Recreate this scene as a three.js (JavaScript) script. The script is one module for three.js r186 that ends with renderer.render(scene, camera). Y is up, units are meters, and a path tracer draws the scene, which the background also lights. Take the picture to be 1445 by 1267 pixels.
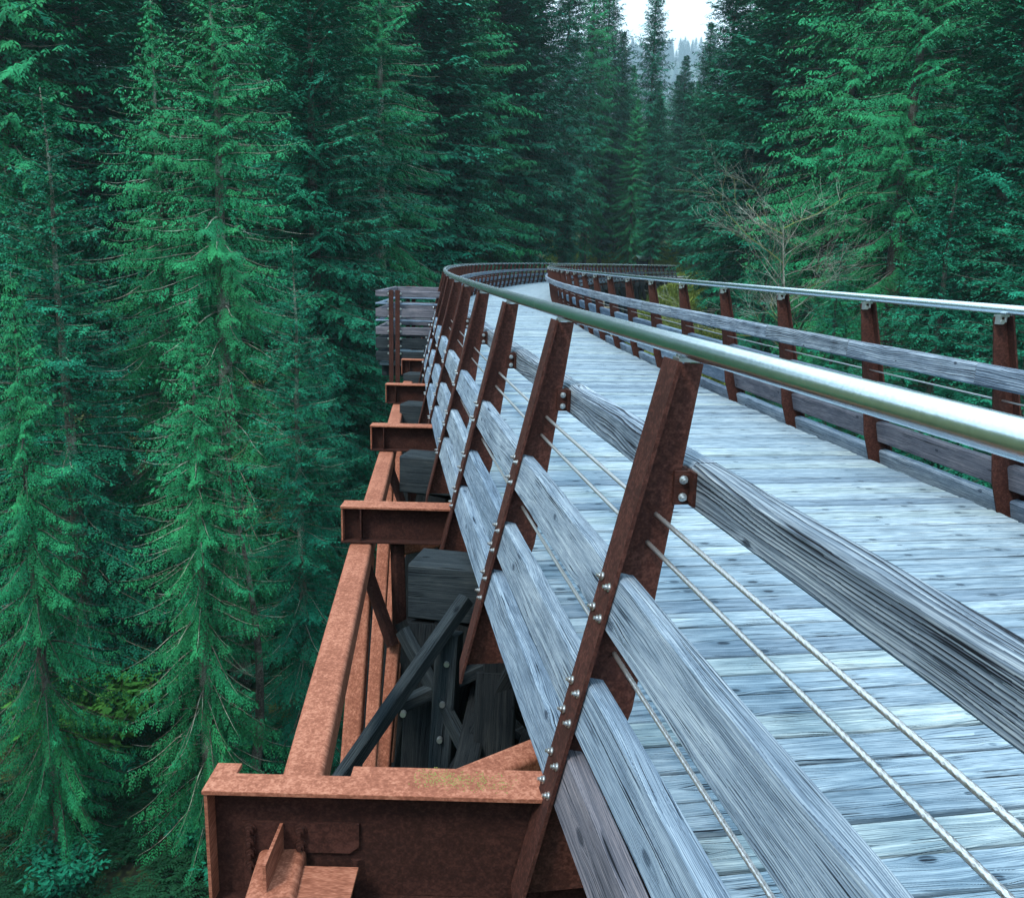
import * as THREE from 'three';
import { mergeGeometries } from 'three/addons/utils/BufferGeometryUtils.js';

// ------------------------------------------------------------------ camera, sky, sun, exposure
const scene = new THREE.Scene();
const camera = new THREE.PerspectiveCamera(54.06, 1445 / 1267, 0.05, 4000);
{
  const pitch = 0.21226, roll = 0.02578, cr = Math.cos(roll), sr = Math.sin(roll);
  const F = new THREE.Vector3(0, -Math.sin(pitch), -Math.cos(pitch));
  const u0 = new THREE.Vector3(0, Math.cos(pitch), -Math.sin(pitch)), r0 = new THREE.Vector3(1, 0, 0);
  const R = r0.clone().multiplyScalar(cr).addScaledVector(u0, sr), U = u0.clone().multiplyScalar(cr).addScaledVector(r0, -sr);
  camera.quaternion.setFromRotationMatrix(new THREE.Matrix4().makeBasis(R, U, F.clone().negate()));
  camera.position.set(0, 1.5366, 0);
}
const renderer = new THREE.WebGLRenderer({ antialias: true });
renderer.setSize(1024, 897);
renderer.toneMapping = THREE.LinearToneMapping;
renderer.toneMappingExposure = 2.5;
renderer.shadowMap.enabled = true;
{ // an overcast sky: the standard overcast luminance, brighter overhead, with faint cloud mottling
  const w = 512, h = 256, d = new Float32Array(w * h * 4);
  for (let j = 0; j < h; j++) for (let i = 0; i < w; i++) {
    const el = ((j + 0.5) / h - 0.5) * Math.PI, az = (i / w) * Math.PI * 2, s = Math.sin(el);
    let L = s > 0 ? 1.28 * (0.9 + 1.1 * s) / 2 : 0.20;
    if (s > 0) L *= 1 + 0.05 * Math.sin(az * 3 + 5 * s) * Math.sin(az * 7 + 9 * s + 1) + 0.04 * Math.sin(az * 13 + 17 * s);
    const k = (j * w + i) * 4;
    d[k] = L * 0.72; d[k + 1] = L * 0.93; d[k + 2] = L * 1.06; d[k + 3] = 1;
  }
  const t = new THREE.DataTexture(d, w, h, THREE.RGBAFormat, THREE.FloatType);
  t.mapping = THREE.EquirectangularReflectionMapping; t.magFilter = t.minFilter = THREE.LinearFilter; t.needsUpdate = true;
  scene.background = t; scene.environment = t;
}
const sun = new THREE.DirectionalLight(0xfff4e6, 1.5);
sun.position.set(-38, 80, 26); sun.target.position.set(0, 0, -20);
sun.castShadow = true; sun.shadow.radius = 24; sun.shadow.mapSize.set(2048, 2048);
Object.assign(sun.shadow.camera, { left: -120, right: 120, top: 120, bottom: -120, near: 1, far: 300 });
scene.add(sun, sun.target);
scene.fog = new THREE.FogExp2(new THREE.Color().setRGB(0.62, 0.84, 1.0), 0.00028);

// ------------------------------------------------------------------ helpers
let seed = 12345;
const rnd = () => { seed |= 0; seed = seed + 0x6D2B79F5 | 0; let t = Math.imul(seed ^ seed >>> 15, 1 | seed); t = t + Math.imul(t ^ t >>> 7, 61 | t) ^ t; return ((t ^ t >>> 14) >>> 0) / 4294967296; };
const rr = (a, b) => a + (b - a) * rnd();
const V = (x, y, z) => new THREE.Vector3(x, y, z);
const lin = (r, g, b) => new THREE.Color().setRGB(r, g, b);
const clamp = (x, a, b) => Math.min(b, Math.max(a, x));
const sstep = (a, b, x) => { const t = clamp((x - a) / (b - a), 0, 1); return t * t * (3 - 2 * t); };
const HT = new Float32Array(65536); for (let i = 0; i < 65536; i++) HT[i] = rnd();
// value noise that repeats after px, py cells
function vn(x, y, px, py, s = 0) {
  const xi = Math.floor(x), yi = Math.floor(y), fx = x - xi, fy = y - yi, u = fx * fx * (3 - 2 * fx), v = fy * fy * (3 - 2 * fy);
  const X0 = ((xi % px) + px) % px, X1 = (X0 + 1) % px, Y0 = ((yi % py) + py) % py, Y1 = (Y0 + 1) % py;
  const h = (a, b) => HT[(a * 131 + b * 2917 + s * 7919) & 65535];
  const a = h(X0, Y0), b = h(X1, Y0), c = h(X0, Y1), d = h(X1, Y1);
  return a + (b - a) * u + (c - a) * v + (a - b - c + d) * u * v;
}
const used = {};
const numbered = n => { const k = used[n] = (used[n] ?? -1) + 1; return k ? `${n}_${String(k).padStart(3, '0')}` : n; };
function mesh(name, g, m, parent) { const o = new THREE.Mesh(g, m); o.name = name; o.castShadow = o.receiveShadow = true; if (parent) parent.add(o); return o; }
function tag(o, label, category, group, kind) { if (label) o.userData.label = label; if (category) o.userData.category = category; if (group) o.userData.group = group; if (kind) o.userData.kind = kind; return o; }
function thing(name, label, category, group) { const o = new THREE.Group(); o.name = numbered(name); scene.add(o); return tag(o, label, category, group); }
// a timber or bar of length lx along x with chamfered long edges; uv: u along the grain (metres/2), v round the edge (metres/0.5)
function bar(lx, ly, lz, ch, uo = 0, vo = 0, wob = 0) {
  const p = [[-ly / 2 + ch, -lz / 2], [ly / 2 - ch, -lz / 2], [ly / 2, -lz / 2 + ch], [ly / 2, lz / 2 - ch], [ly / 2 - ch, lz / 2], [-ly / 2 + ch, lz / 2], [-ly / 2, lz / 2 - ch], [-ly / 2, -lz / 2 + ch]];
  const pos = [], uv = [], nS = wob ? 6 : 1; let v = vo;
  const off = []; for (let k = 0; k <= nS; k++) off.push(wob ? [rr(-wob, wob), rr(-wob, wob)] : [0, 0]);
  const P = (k, q) => [-lx / 2 + lx * k / nS, q[0] + off[k][0], q[1] + off[k][1]];
  for (let i = 0; i < 8; i++) {
    const a = p[i], b = p[(i + 1) % 8], w = Math.hypot(b[0] - a[0], b[1] - a[1]) / 0.5;
    for (let k = 0; k < nS; k++) {
      const u0 = uo + lx * k / nS / 2, u1 = uo + lx * (k + 1) / nS / 2, A = P(k, a), B = P(k, b), C = P(k + 1, b), D = P(k + 1, a);
      pos.push(...A, ...C, ...B, ...A, ...D, ...C); uv.push(u0, v, u1, v + w, u0, v + w, u0, v, u1, v, u1, v + w);
    }
    v += w;
  }
  for (const e of [0, nS]) for (let i = 1; i < 7; i++) {
    const t = e ? [p[0], p[i + 1], p[i]] : [p[0], p[i], p[i + 1]];
    for (const q of t) { pos.push(...P(e, q)); uv.push(uo + q[1] * 0.2, vo + q[0] * 2); }
  }
  const g = new THREE.BufferGeometry();
  g.setAttribute('position', new THREE.Float32BufferAttribute(pos, 3)); g.setAttribute('uv', new THREE.Float32BufferAttribute(uv, 2));
  // make the faces look outwards
  const a = V(0, 0, 0), b = V(0, 0, 0), c = V(0, 0, 0), P3 = g.attributes.position, U2 = g.attributes.uv;
  for (let i = 0; i < P3.count; i += 3) {
    a.fromBufferAttribute(P3, i); b.fromBufferAttribute(P3, i + 1); c.fromBufferAttribute(P3, i + 2);
    const n = b.clone().sub(a).cross(c.clone().sub(a)), m = a.clone().add(b).add(c).multiplyScalar(1 / 3);
    if (Math.abs(n.x) < 1e-9 ? n.y * m.y + n.z * m.z < 0 : n.x * m.x < 0) {
      P3.setXYZ(i + 1, c.x, c.y, c.z); P3.setXYZ(i + 2, b.x, b.y, b.z);
      const x1 = U2.getX(i + 1), y1 = U2.getY(i + 1); U2.setXY(i + 1, U2.getX(i + 2), U2.getY(i + 2)); U2.setXY(i + 2, x1, y1);
    }
  }
  g.computeVertexNormals(); return g;
}
// places a geometry or object whose x axis runs from a to b, its y axis kept as upright as can be, turned by tilt about x
function along(o, a, b, tilt = 0) {
  const x = b.clone().sub(a).normalize(), z = x.clone().cross(V(0, 1, 0));
  if (z.lengthSq() < 1e-6) z.set(0, 0, 1); z.normalize();
  const y = z.clone().cross(x), m = new THREE.Matrix4().makeBasis(x, y, z);
  if (tilt) m.multiply(new THREE.Matrix4().makeRotationX(tilt));
  m.setPosition(a.clone().add(b).multiplyScalar(0.5));
  if (o.isBufferGeometry) return o.applyMatrix4(m);
  m.decompose(o.position, o.quaternion, o.scale); return o;
}
const boxG = (x, y, z, px = 0, py = 0, pz = 0) => bar(x, y, z, Math.min(y, z) * 0.06).translate(px, py, pz);
// a square steel tube with rounded corners along x
function tubeG(l, w, h, r = 0.02) {
  const s = new THREE.Shape(), a = w / 2, b = h / 2;
  s.moveTo(-a + r, -b); s.lineTo(a - r, -b); s.absarc(a - r, -b + r, r, -Math.PI / 2, 0); s.lineTo(a, b - r); s.absarc(a - r, b - r, r, 0, Math.PI / 2);
  s.lineTo(-a + r, b); s.absarc(-a + r, b - r, r, Math.PI / 2, Math.PI); s.lineTo(-a, -b + r); s.absarc(-a + r, -b + r, r, Math.PI, Math.PI * 1.5);
  const g = new THREE.ExtrudeGeometry(s, { depth: l, bevelEnabled: false, curveSegments: 4, steps: 1 });
  g.translate(0, 0, -l / 2); g.rotateY(Math.PI / 2); const n = g.attributes.normal.clone(), o = boxUV(g); o.setAttribute('normal', n); return o;
}
const flat = (shape, t, bevel = 0) => { const g = new THREE.ExtrudeGeometry(shape, { depth: t, bevelEnabled: bevel > 0, bevelSize: bevel, bevelThickness: bevel, bevelSegments: 1 }); g.translate(0, 0, -t / 2); return g; };
// uv in metres by the side a face looks to, for steel
function boxUV(g, k = 1) { if (g.index) g = g.toNonIndexed(); g.computeVertexNormals(); const P = g.attributes.position, N = g.attributes.normal, uv = new Float32Array(P.count * 2); for (let i = 0; i < P.count; i++) { const x = Math.abs(N.getX(i)), y = Math.abs(N.getY(i)), z = Math.abs(N.getZ(i)); uv[2 * i] = (x > y && x > z ? P.getZ(i) : P.getX(i)) * k; uv[2 * i + 1] = (y > x && y > z ? P.getZ(i) : P.getY(i)) * k; } g.setAttribute('uv', new THREE.BufferAttribute(uv, 2)); return g; }
const poly = pts => { const s = new THREE.Shape(); pts.forEach(([x, y], i) => i ? s.lineTo(x, y) : s.moveTo(x, y)); return s; };

// ------------------------------------------------------------------ textures
function tex(w, h, f, srgb) {
  const d = new Uint8Array(w * h * 4), c = [0, 0, 0];
  for (let j = 0; j < h; j++) for (let i = 0; i < w; i++) { f(i, j, c); const k = (j * w + i) * 4; d[k] = clamp(c[0], 0, 255); d[k + 1] = clamp(c[1], 0, 255); d[k + 2] = clamp(c[2], 0, 255); d[k + 3] = 255; }
  const t = new THREE.DataTexture(d, w, h); t.wrapS = t.wrapT = THREE.RepeatWrapping; t.magFilter = THREE.LinearFilter; t.minFilter = THREE.LinearMipmapLinearFilter; t.generateMipmaps = true;
  if (srgb) t.colorSpace = THREE.SRGBColorSpace; t.needsUpdate = true; return t;
}
const mix3 = (a, b, t) => [a[0] + (b[0] - a[0]) * t, a[1] + (b[1] - a[1]) * t, a[2] + (b[2] - a[2]) * t];
// weathered softwood, 2 m by 0.5 m: eroded growth rings, checks and knots
function woodMaps(s, ringW, contrast, knots, pale, mid, dark, rk = 0.4, W = 2048, H = 512) {
  const hgt = new Float32Array(W * H), tone = new Float32Array(W * H), K = [];
  for (let k = 0; k < knots; k++) K.push([HT[s * 50 + k * 3] * 2, HT[s * 50 + k * 3 + 1] * 0.5, 0.006 + 0.012 * HT[s * 50 + k * 3 + 2]]);
  for (let j = 0; j < H; j++) for (let i = 0; i < W; i++) {
    const u = i / W * 2, v = j / H * 0.5;
    let dv = 0, kn = 0;
    for (const [ku, kv, kr] of K) {
      let du = u - ku; if (du > 1) du -= 2; if (du < -1) du += 2; let dd = v - kv; if (dd > 0.25) dd -= 0.5; if (dd < -0.25) dd += 0.5;
      const q = Math.hypot(du / 1.8, dd) / kr; if (q < 6) { dv += Math.sign(dd || 1) * kr * 0.9 * Math.exp(-q * q * 0.22); kn = Math.max(kn, 1 - sstep(0.55, 1.15, q)); }
    }
    const warp = (vn(u * 2, v * 12, 4, 6, s) - 0.5) * 0.05 + (vn(u * 6, v * 30, 12, 15, s + 1) - 0.5) * 0.009 + (vn(u * 24, v * 80, 48, 40, s + 2) - 0.5) * 0.0016;
    const v2 = v - dv + warp * 0.6, ph = (v + warp - dv) / ringW, n = Math.floor(ph), fr = ph - n;
    const strong = 0.25 + 0.75 * HT[(n * 37 + s * 991) & 65535];
    const ring = Math.pow(fr, 2.2) * strong;                                      // latewood ridge, sharp on one side
    const fib = vn(u * 9, v2 * 760, 18, 380, s + 3), fib2 = vn(u * 30, v2 * 480, 60, 240, s + 4), str = vn(u * 2, v2 * 60, 4, 30, s + 9), str2 = vn(u * 4, v2 * 260, 8, 130, s + 10), blotch = vn(u * 3, v * 8, 6, 4, s + 5) * 0.5 + vn(u * 11, v * 30, 22, 15, s + 6) * 0.5;
    const chk = sstep(0.82, 0.90, vn(u * 3, v2 * 420, 6, 210, s + 7)) * sstep(0.4, 0.65, vn(u * 5, v * 20, 10, 10, s + 8));
    const k = j * W + i;
    tone[k] = clamp(0.26 + contrast * (rk * ring + 0.30 * (fib - 0.5) + 0.20 * (fib2 - 0.5) + 0.2 * (str - 0.5) + 0.2 * (str2 - 0.5)) + 0.26 * (blotch - 0.5) + 0.75 * chk + 0.42 * kn * (0.8 + 0.5 * Math.sin(ph * 5)), 0, 1);
    hgt[k] = clamp(0.62 + 0.25 * ring + 0.16 * (fib - 0.5) + 0.1 * (fib2 - 0.5) + 0.1 * (str2 - 0.5) - 0.6 * chk - 0.1 * kn, 0, 1);
  }
  const map = tex(W, H, (i, j, c) => { const t = tone[j * W + i], q = t < 0.45 ? mix3(pale, mid, t / 0.45) : mix3(mid, dark, (t - 0.45) / 0.55); c[0] = q[0]; c[1] = q[1]; c[2] = q[2]; }, true);
  const bump = tex(W, H, (i, j, c) => { c[0] = c[1] = c[2] = hgt[j * W + i] * 255; });
  return { map, bump };
}
const wDeck = woodMaps(1, 0.008, 1.0, 9, [182, 197, 206], [110, 131, 146], [12, 20, 30], 0.38);
const wBoard = woodMaps(11, 0.0056, 1.0, 5, [166, 181, 193], [100, 118, 136], [20, 30, 42], 0.55);
const wRail = woodMaps(17, 0.014, 1.0, 3, [166, 180, 192], [94, 110, 127], [16, 21, 30], 0.95);
function wood(maps, tint, bs = 0.003, spec = 0.4) { return new THREE.MeshPhysicalMaterial({ specularIntensity: spec, map: maps.map, bumpMap: maps.bump, bumpScale: bs, color: lin(...tint), roughness: 0.9, metalness: 0 }); }
const deckM = [[1, 1, 1], [0.74, 0.78, 0.82], [1.04, 1.02, 0.95], [0.6, 0.64, 0.7], [0.88, 0.91, 0.94]].map(t => wood(wDeck, t, 0.004));
const boardM = [[0.92, 0.96, 1], [0.76, 0.82, 0.88], [1, 1, 1], [0.66, 0.68, 0.74]].map(t => wood(wBoard, t, 0.003));
const railM = [[1, 1, 1], [0.85, 0.88, 0.92], [0.95, 0.93, 0.9]].map(t => wood(wRail, t, 0.004));
const boardRedM = wood(wBoard, [0.62, 0.47, 0.45], 0.003);
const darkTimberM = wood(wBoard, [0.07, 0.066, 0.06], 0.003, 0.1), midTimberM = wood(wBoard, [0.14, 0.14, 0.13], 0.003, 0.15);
// rusted weathering steel, 1 m square
function rustMaps(s, A, B, C) {
  const W = 512, t = new Float32Array(W * W);
  for (let j = 0; j < W; j++) for (let i = 0; i < W; i++) { const u = i / W, v = j / W; t[j * W + i] = 0.34 * vn(u * 3, v * 3, 3, 3, s) + 0.12 * vn(u * 17, v * 17, 17, 17, s + 1) + 0.26 * vn(u * 90, v * 90, 90, 90, s + 2) + 0.28 * vn(u * 220, v * 220, 220, 220, s + 3); }
  return { map: tex(W, W, (i, j, c) => { const x = sstep(0.2, 0.8, t[j * W + i]), q = x < 0.5 ? mix3(A, B, x * 2) : mix3(B, C, x * 2 - 1); c[0] = q[0]; c[1] = q[1]; c[2] = q[2]; }, true), bump: tex(W, W, (i, j, c) => { c[0] = c[1] = c[2] = t[j * W + i] * 255; }) };
}
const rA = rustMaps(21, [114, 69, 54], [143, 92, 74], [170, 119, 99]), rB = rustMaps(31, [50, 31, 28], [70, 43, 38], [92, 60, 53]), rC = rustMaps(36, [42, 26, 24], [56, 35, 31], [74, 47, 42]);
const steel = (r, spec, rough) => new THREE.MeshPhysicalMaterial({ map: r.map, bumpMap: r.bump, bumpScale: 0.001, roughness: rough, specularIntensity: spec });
const rustM = steel(rA, 0.3, 0.9), postM = steel(rB, 0.25, 0.85), beamM = steel(rC, 0.2, 0.9);   // weathered orange rust; brown patina; beam rust with the shade on its webs put into a darker colour
const zM = rustMaps(41, [228, 232, 235], [240, 243, 245], [248, 250, 251]);
const pipeM = new THREE.MeshStandardMaterial({ map: zM.map, color: lin(0.86, 0.95, 1.0), roughness: 0.25, metalness: 1, bumpMap: zM.bump, bumpScale: 0.0003 });
const boltM = new THREE.MeshStandardMaterial({ color: lin(0.62, 0.66, 0.68), roughness: 0.3, metalness: 0.9 });
const cableM = new THREE.MeshStandardMaterial({ color: lin(0.56, 0.57, 0.59), roughness: 0.34, metalness: 0.85 });

// ------------------------------------------------------------------ the ground
const CX = 155.367, CZ = -29.505, RHO = 155.724, DA = 0.010124, AL0 = -0.17278, AR0 = -0.15608, AEND = 0.455;
const onArc = (a, s, y = 0) => V(CX - (RHO + s) * Math.cos(a), y, CZ - (RHO + s) * Math.sin(a));   // s > 0 is the outer side of the curve
function ground(x, z) {
  const u = -z - 0.12 * x, pts = [[-60, 8], [-35, -2], [-14, -13], [4, -18.5], [18, -17], [34, -13.5], [50, -9.5], [66, -5.5], [78, -3.0], [90, -1.0], [100, -0.25], [118, 0.1], [150, 5], [220, 16], [420, 40]];
  let y = pts[0][1]; for (let k = 0; k < pts.length - 1; k++) if (u >= pts[k][0]) { const t = clamp((u - pts[k][0]) / (pts[k + 1][0] - pts[k][0]), 0, 1); y = pts[k][1] + (pts[k + 1][1] - pts[k][1]) * (t * t * (3 - 2 * t) * 0.5 + t * 0.5); }
  y += 24 * sstep(20, 120, -x) + 10 * sstep(60, 200, -x);
  y += 20 * sstep(38, 130, x - Math.max(0, u - 70) * 0.35);
  const n = vn(x * 0.06 + 400, z * 0.06 + 400, 997, 991, 3) - 0.5, m = vn(x * 0.25 + 400, z * 0.25 + 400, 997, 991, 5) - 0.5;
  const dPath = Math.abs(Math.hypot(x - CX, z - CZ) - RHO), rough = 0.15 + 0.85 * sstep(4, 14, dPath);
  return y + (n * 3.2 + m * 0.7) * rough * (u > 112 ? 0.5 : 1);
}
{
  const nx = 170, nz = 190, pos = [], idx = [], uv = [];
  const gx = i => { const t = i / nx * 2 - 1; return Math.sign(t) * (Math.abs(t) * 70 + Math.pow(Math.abs(t), 3) * 260); };
  const gz = j => { const t = j / nz; return 70 - t * 200 - Math.pow(t, 4) * 320; };
  for (let j = 0; j <= nz; j++) for (let i = 0; i <= nx; i++) { const x = gx(i), z = gz(j); pos.push(x, ground(x, z), z); uv.push(x / 12, z / 12); }
  for (let j = 0; j < nz; j++) for (let i = 0; i < nx; i++) { const a = j * (nx + 1) + i, b = a + 1, c = a + nx + 1, d = c + 1; idx.push(a, b, c, b, d, c); }
  const g = new THREE.BufferGeometry(); g.setAttribute('position', new THREE.Float32BufferAttribute(pos, 3)); g.setAttribute('uv', new THREE.Float32BufferAttribute(uv, 2)); g.setIndex(idx); g.computeVertexNormals();
  const gm = tex(512, 512, (i, j, c) => { const u = i / 512, v = j / 512, n = 0.4 * vn(u * 6, v * 6, 6, 6, 50) + 0.3 * vn(u * 30, v * 30, 30, 30, 51) + 0.3 * vn(u * 120, v * 120, 120, 120, 52), q = mix3([34, 40, 26], [92, 104, 56], sstep(0.3, 0.7, n)); c[0] = q[0]; c[1] = q[1]; c[2] = q[2]; }, true);
  scene.add(tag(mesh('ground', g, new THREE.MeshStandardMaterial({ map: gm, roughness: 1 })), 'mossy forest floor falling into the valley under the trestle', 'ground', null, 'structure'));
}

// ------------------------------------------------------------------ the trestle: planks, stringers, timber bents
const bridge = thing('trestle_bridge', 'curved timber trestle bridge with grey weathered plank deck', 'bridge');
{
  const variants = []; for (let k = 0; k < 14; k++) variants.push(bar(3.34, 0.075, 0.1345, 0.005, rnd(), rnd(), 0.0022));
  const a0 = -0.215, pitchA = 0.1505 / RHO, N = Math.floor((AEND - a0) / pitchA), far = [];
  for (let k = 0; k < N; k++) {
    const a = a0 + k * pitchA, off = rr(-0.014, 0.014), y = -0.0375 + rr(-0.0035, 0.002), p = onArc(a, off, y);
    if (k < 250) {
      const o = mesh('plank', variants[Math.floor(rnd() * 14)], deckM[Math.floor(rnd() * 5)], bridge);
      o.position.copy(p); o.rotation.set(rr(-0.012, 0.012), -a + (rnd() < 0.5 ? Math.PI : 0) + rr(-0.0008, 0.0008), 0, 'YXZ');
    } else { const g = variants[k % 14].clone(); g.rotateY(-a); g.translate(p.x, p.y, p.z); far.push(g); }
  }
  const fp = mesh('plank', mergeGeometries(far), deckM[0], bridge); fp.userData.kind = 'stuff';
  // stringers follow the curve in short lengths, under the planks
  const sg = bar(4.1, 0.36, 0.2, 0.01);
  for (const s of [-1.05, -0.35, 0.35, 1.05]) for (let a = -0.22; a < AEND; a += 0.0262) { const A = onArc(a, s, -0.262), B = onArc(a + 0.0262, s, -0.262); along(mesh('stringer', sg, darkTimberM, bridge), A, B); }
  // timber bents: a cap, battered posts, sashes and diagonal braces
  const bent = (a, skew, detail) => {
    const C = onArc(a, 0, 0), g = new THREE.Group(); g.name = 'timber_bent'; bridge.add(g); g.position.copy(C); g.rotation.y = -a + skew;
    const gy = Math.max(-34, ground(C.x, C.z)) - 0.6, put = (n, A, B, w, d, m) => along(mesh(n, bar(A.distanceTo(B), w, d, 0.012, rnd(), rnd()), m, g), A, B);
    put('cap_beam', V(-2.25, -0.40, 0), V(2.25, -0.40, 0), 0.34, 0.32, midTimberM);
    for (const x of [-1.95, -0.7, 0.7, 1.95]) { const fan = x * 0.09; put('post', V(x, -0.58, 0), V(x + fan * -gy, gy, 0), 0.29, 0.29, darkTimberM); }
    if (!detail) return;
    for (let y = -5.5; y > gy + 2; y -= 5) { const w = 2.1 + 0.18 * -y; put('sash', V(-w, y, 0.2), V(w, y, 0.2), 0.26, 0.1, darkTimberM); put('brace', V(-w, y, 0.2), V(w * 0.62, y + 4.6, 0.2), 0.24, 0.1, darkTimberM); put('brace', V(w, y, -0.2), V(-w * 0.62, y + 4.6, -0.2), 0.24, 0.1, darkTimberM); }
  };
  for (let k = 1; k < 34; k++) bent(-0.1605 + (k - 1) * 0.0183, k < 7 ? -0.36 : 0, k < 9);
  const F = (n, A, B, w, d, m) => along(mesh(n, bar(A.distanceTo(B), w, d, 0.01, rnd(), rnd()), m, bridge), A, B);
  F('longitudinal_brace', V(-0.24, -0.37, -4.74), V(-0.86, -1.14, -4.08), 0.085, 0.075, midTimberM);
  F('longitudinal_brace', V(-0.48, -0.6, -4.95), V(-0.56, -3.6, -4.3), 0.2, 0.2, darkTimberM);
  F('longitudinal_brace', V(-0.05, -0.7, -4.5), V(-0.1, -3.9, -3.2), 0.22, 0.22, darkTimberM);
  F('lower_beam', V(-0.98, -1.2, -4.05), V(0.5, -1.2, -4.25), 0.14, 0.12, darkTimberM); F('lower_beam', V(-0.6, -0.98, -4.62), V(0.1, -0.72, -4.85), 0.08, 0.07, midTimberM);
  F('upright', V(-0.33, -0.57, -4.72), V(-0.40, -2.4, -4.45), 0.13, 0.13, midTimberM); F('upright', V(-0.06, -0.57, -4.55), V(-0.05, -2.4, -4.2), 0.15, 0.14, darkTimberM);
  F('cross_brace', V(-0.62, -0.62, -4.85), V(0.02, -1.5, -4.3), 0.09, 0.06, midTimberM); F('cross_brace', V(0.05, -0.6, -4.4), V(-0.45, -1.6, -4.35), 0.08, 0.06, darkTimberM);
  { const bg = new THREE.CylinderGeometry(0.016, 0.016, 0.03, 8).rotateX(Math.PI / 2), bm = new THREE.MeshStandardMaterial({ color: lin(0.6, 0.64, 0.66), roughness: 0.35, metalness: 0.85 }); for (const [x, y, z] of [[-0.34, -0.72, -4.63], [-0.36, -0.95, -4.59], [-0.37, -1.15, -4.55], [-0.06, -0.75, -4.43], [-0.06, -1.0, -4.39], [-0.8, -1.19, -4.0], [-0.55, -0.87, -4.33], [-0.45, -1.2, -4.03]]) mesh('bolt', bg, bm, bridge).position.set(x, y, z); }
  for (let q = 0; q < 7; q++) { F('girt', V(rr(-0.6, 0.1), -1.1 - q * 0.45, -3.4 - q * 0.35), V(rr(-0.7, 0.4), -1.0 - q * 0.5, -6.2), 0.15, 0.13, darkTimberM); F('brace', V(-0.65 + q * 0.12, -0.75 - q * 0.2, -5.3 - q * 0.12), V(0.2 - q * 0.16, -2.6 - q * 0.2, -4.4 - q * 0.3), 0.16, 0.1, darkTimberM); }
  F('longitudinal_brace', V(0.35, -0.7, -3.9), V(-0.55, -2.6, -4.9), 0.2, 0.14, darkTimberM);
}

// ------------------------------------------------------------------ railings
const LEAN = Math.atan2(0.41, 1.73);
const flS = y => 1.545 + (1.275 - y) * 0.41 / 1.725;            // outer face of the post's flange
const boltG = (() => { const a = new THREE.CylinderGeometry(0.0155, 0.0155, 0.004, 12).translate(0, 0.002, 0), b = new THREE.CylinderGeometry(0.0115, 0.0115, 0.011, 6).translate(0, 0.0095, 0), c = new THREE.CylinderGeometry(0.0065, 0.0065, 0.01, 8).translate(0, 0.02, 0); return mergeGeometries([a, b, c].map(g => g.index ? g.toNonIndexed() : g)).scale(0.84, 0.84, 0.84); })();
const postG = (() => {
  const hw = 0.062, c = [[-0.47, -hw], [-0.415, hw]], n = V(Math.cos(LEAN), Math.sin(LEAN), 0);
  // flange: a plate 12 mm thick, its foot cut aslant
  const pos = [], T = 0.012, q = (y, z, k) => [flS(y) - n.x * T * k, y - n.y * T * k, z];
  const A = [q(1.275, -hw, 0), q(1.275, hw, 0), q(c[1][0], hw, 0), q(c[0][0], -hw, 0)], B = [q(1.275, -hw, 1), q(1.275, hw, 1), q(c[1][0], hw, 1), q(c[0][0], -hw, 1)];
  const quad = (a, b, c2, d) => pos.push(...a, ...b, ...c2, ...a, ...c2, ...d);
  quad(A[0], A[1], A[2], A[3]); quad(B[3], B[2], B[1], B[0]); for (let i = 0; i < 4; i++) quad(A[i], B[i], B[(i + 1) % 4], A[(i + 1) % 4]);
  const uv = []; for (let i = 0; i < pos.length; i += 3) uv.push(pos[i + 1], pos[i + 2] + pos[i] * 0.7);
  const f = new THREE.BufferGeometry(); f.setAttribute('position', new THREE.Float32BufferAttribute(pos, 3)); f.setAttribute('uv', new THREE.Float32BufferAttribute(uv, 2)); f.computeVertexNormals();
  const e = 0.0145, w = flat(poly([[1.45, 1.262], [flS(1.262) - e, 1.262], [flS(-0.40) - e, -0.40], [1.70, -0.40], [1.672, -0.02], [1.60, 0.21]]), 0.012);
  const W = w; W.deleteAttribute('normal'); W.computeVertexNormals();
  return boxUV(mergeGeometries([f, W]));
})();
const clampG = mergeGeometries([new THREE.BoxGeometry(0.07, 0.012, 0.05).translate(1.488, 1.272, 0.02), new THREE.BoxGeometry(0.012, 0.05, 0.045).translate(1.462, 1.245, 0.03), new THREE.CylinderGeometry(0.015, 0.015, 0.05, 10).rotateX(Math.PI / 2).translate(1.475, 1.235, 0.03), new THREE.CylinderGeometry(0.009, 0.009, 0.06, 8).translate(1.512, 1.262, 0.028)].map(g => g.index ? g.toNonIndexed() : g));
const bracketG = mergeGeometries([bar(0.05, 0.10, 0.012, 0.001).translate(1.493, 0.905, 0.013), bar(0.010, 0.10, 0.10, 0.001).translate(1.4675, 0.905, 0), bar(0.05, 0.10, 0.012, 0.001).translate(1.493, 0.905, -0.013)]);
const bracketBoltG = boltG.clone().rotateX(Math.PI / 2);
const ROWS = [[0.62, 0.525], [0.29, 0.195], [0.055, -0.04]];   // bolt rows, one pair for each board
const BOARDY = [0.56, 0.235, 0.0];
const boardLen = 1.576, boardVar = [], railVar = [];
for (let k = 0; k < 9; k++) boardVar.push(bar(1.566 * 1.0115, 0.172, 0.068, 0.011, rnd(), rnd(), 0.0014));
for (let k = 0; k < 8; k++) railVar.push(bar(1.553, 0.135, 0.088, 0.013, rnd(), rnd(), 0.0016));
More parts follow.
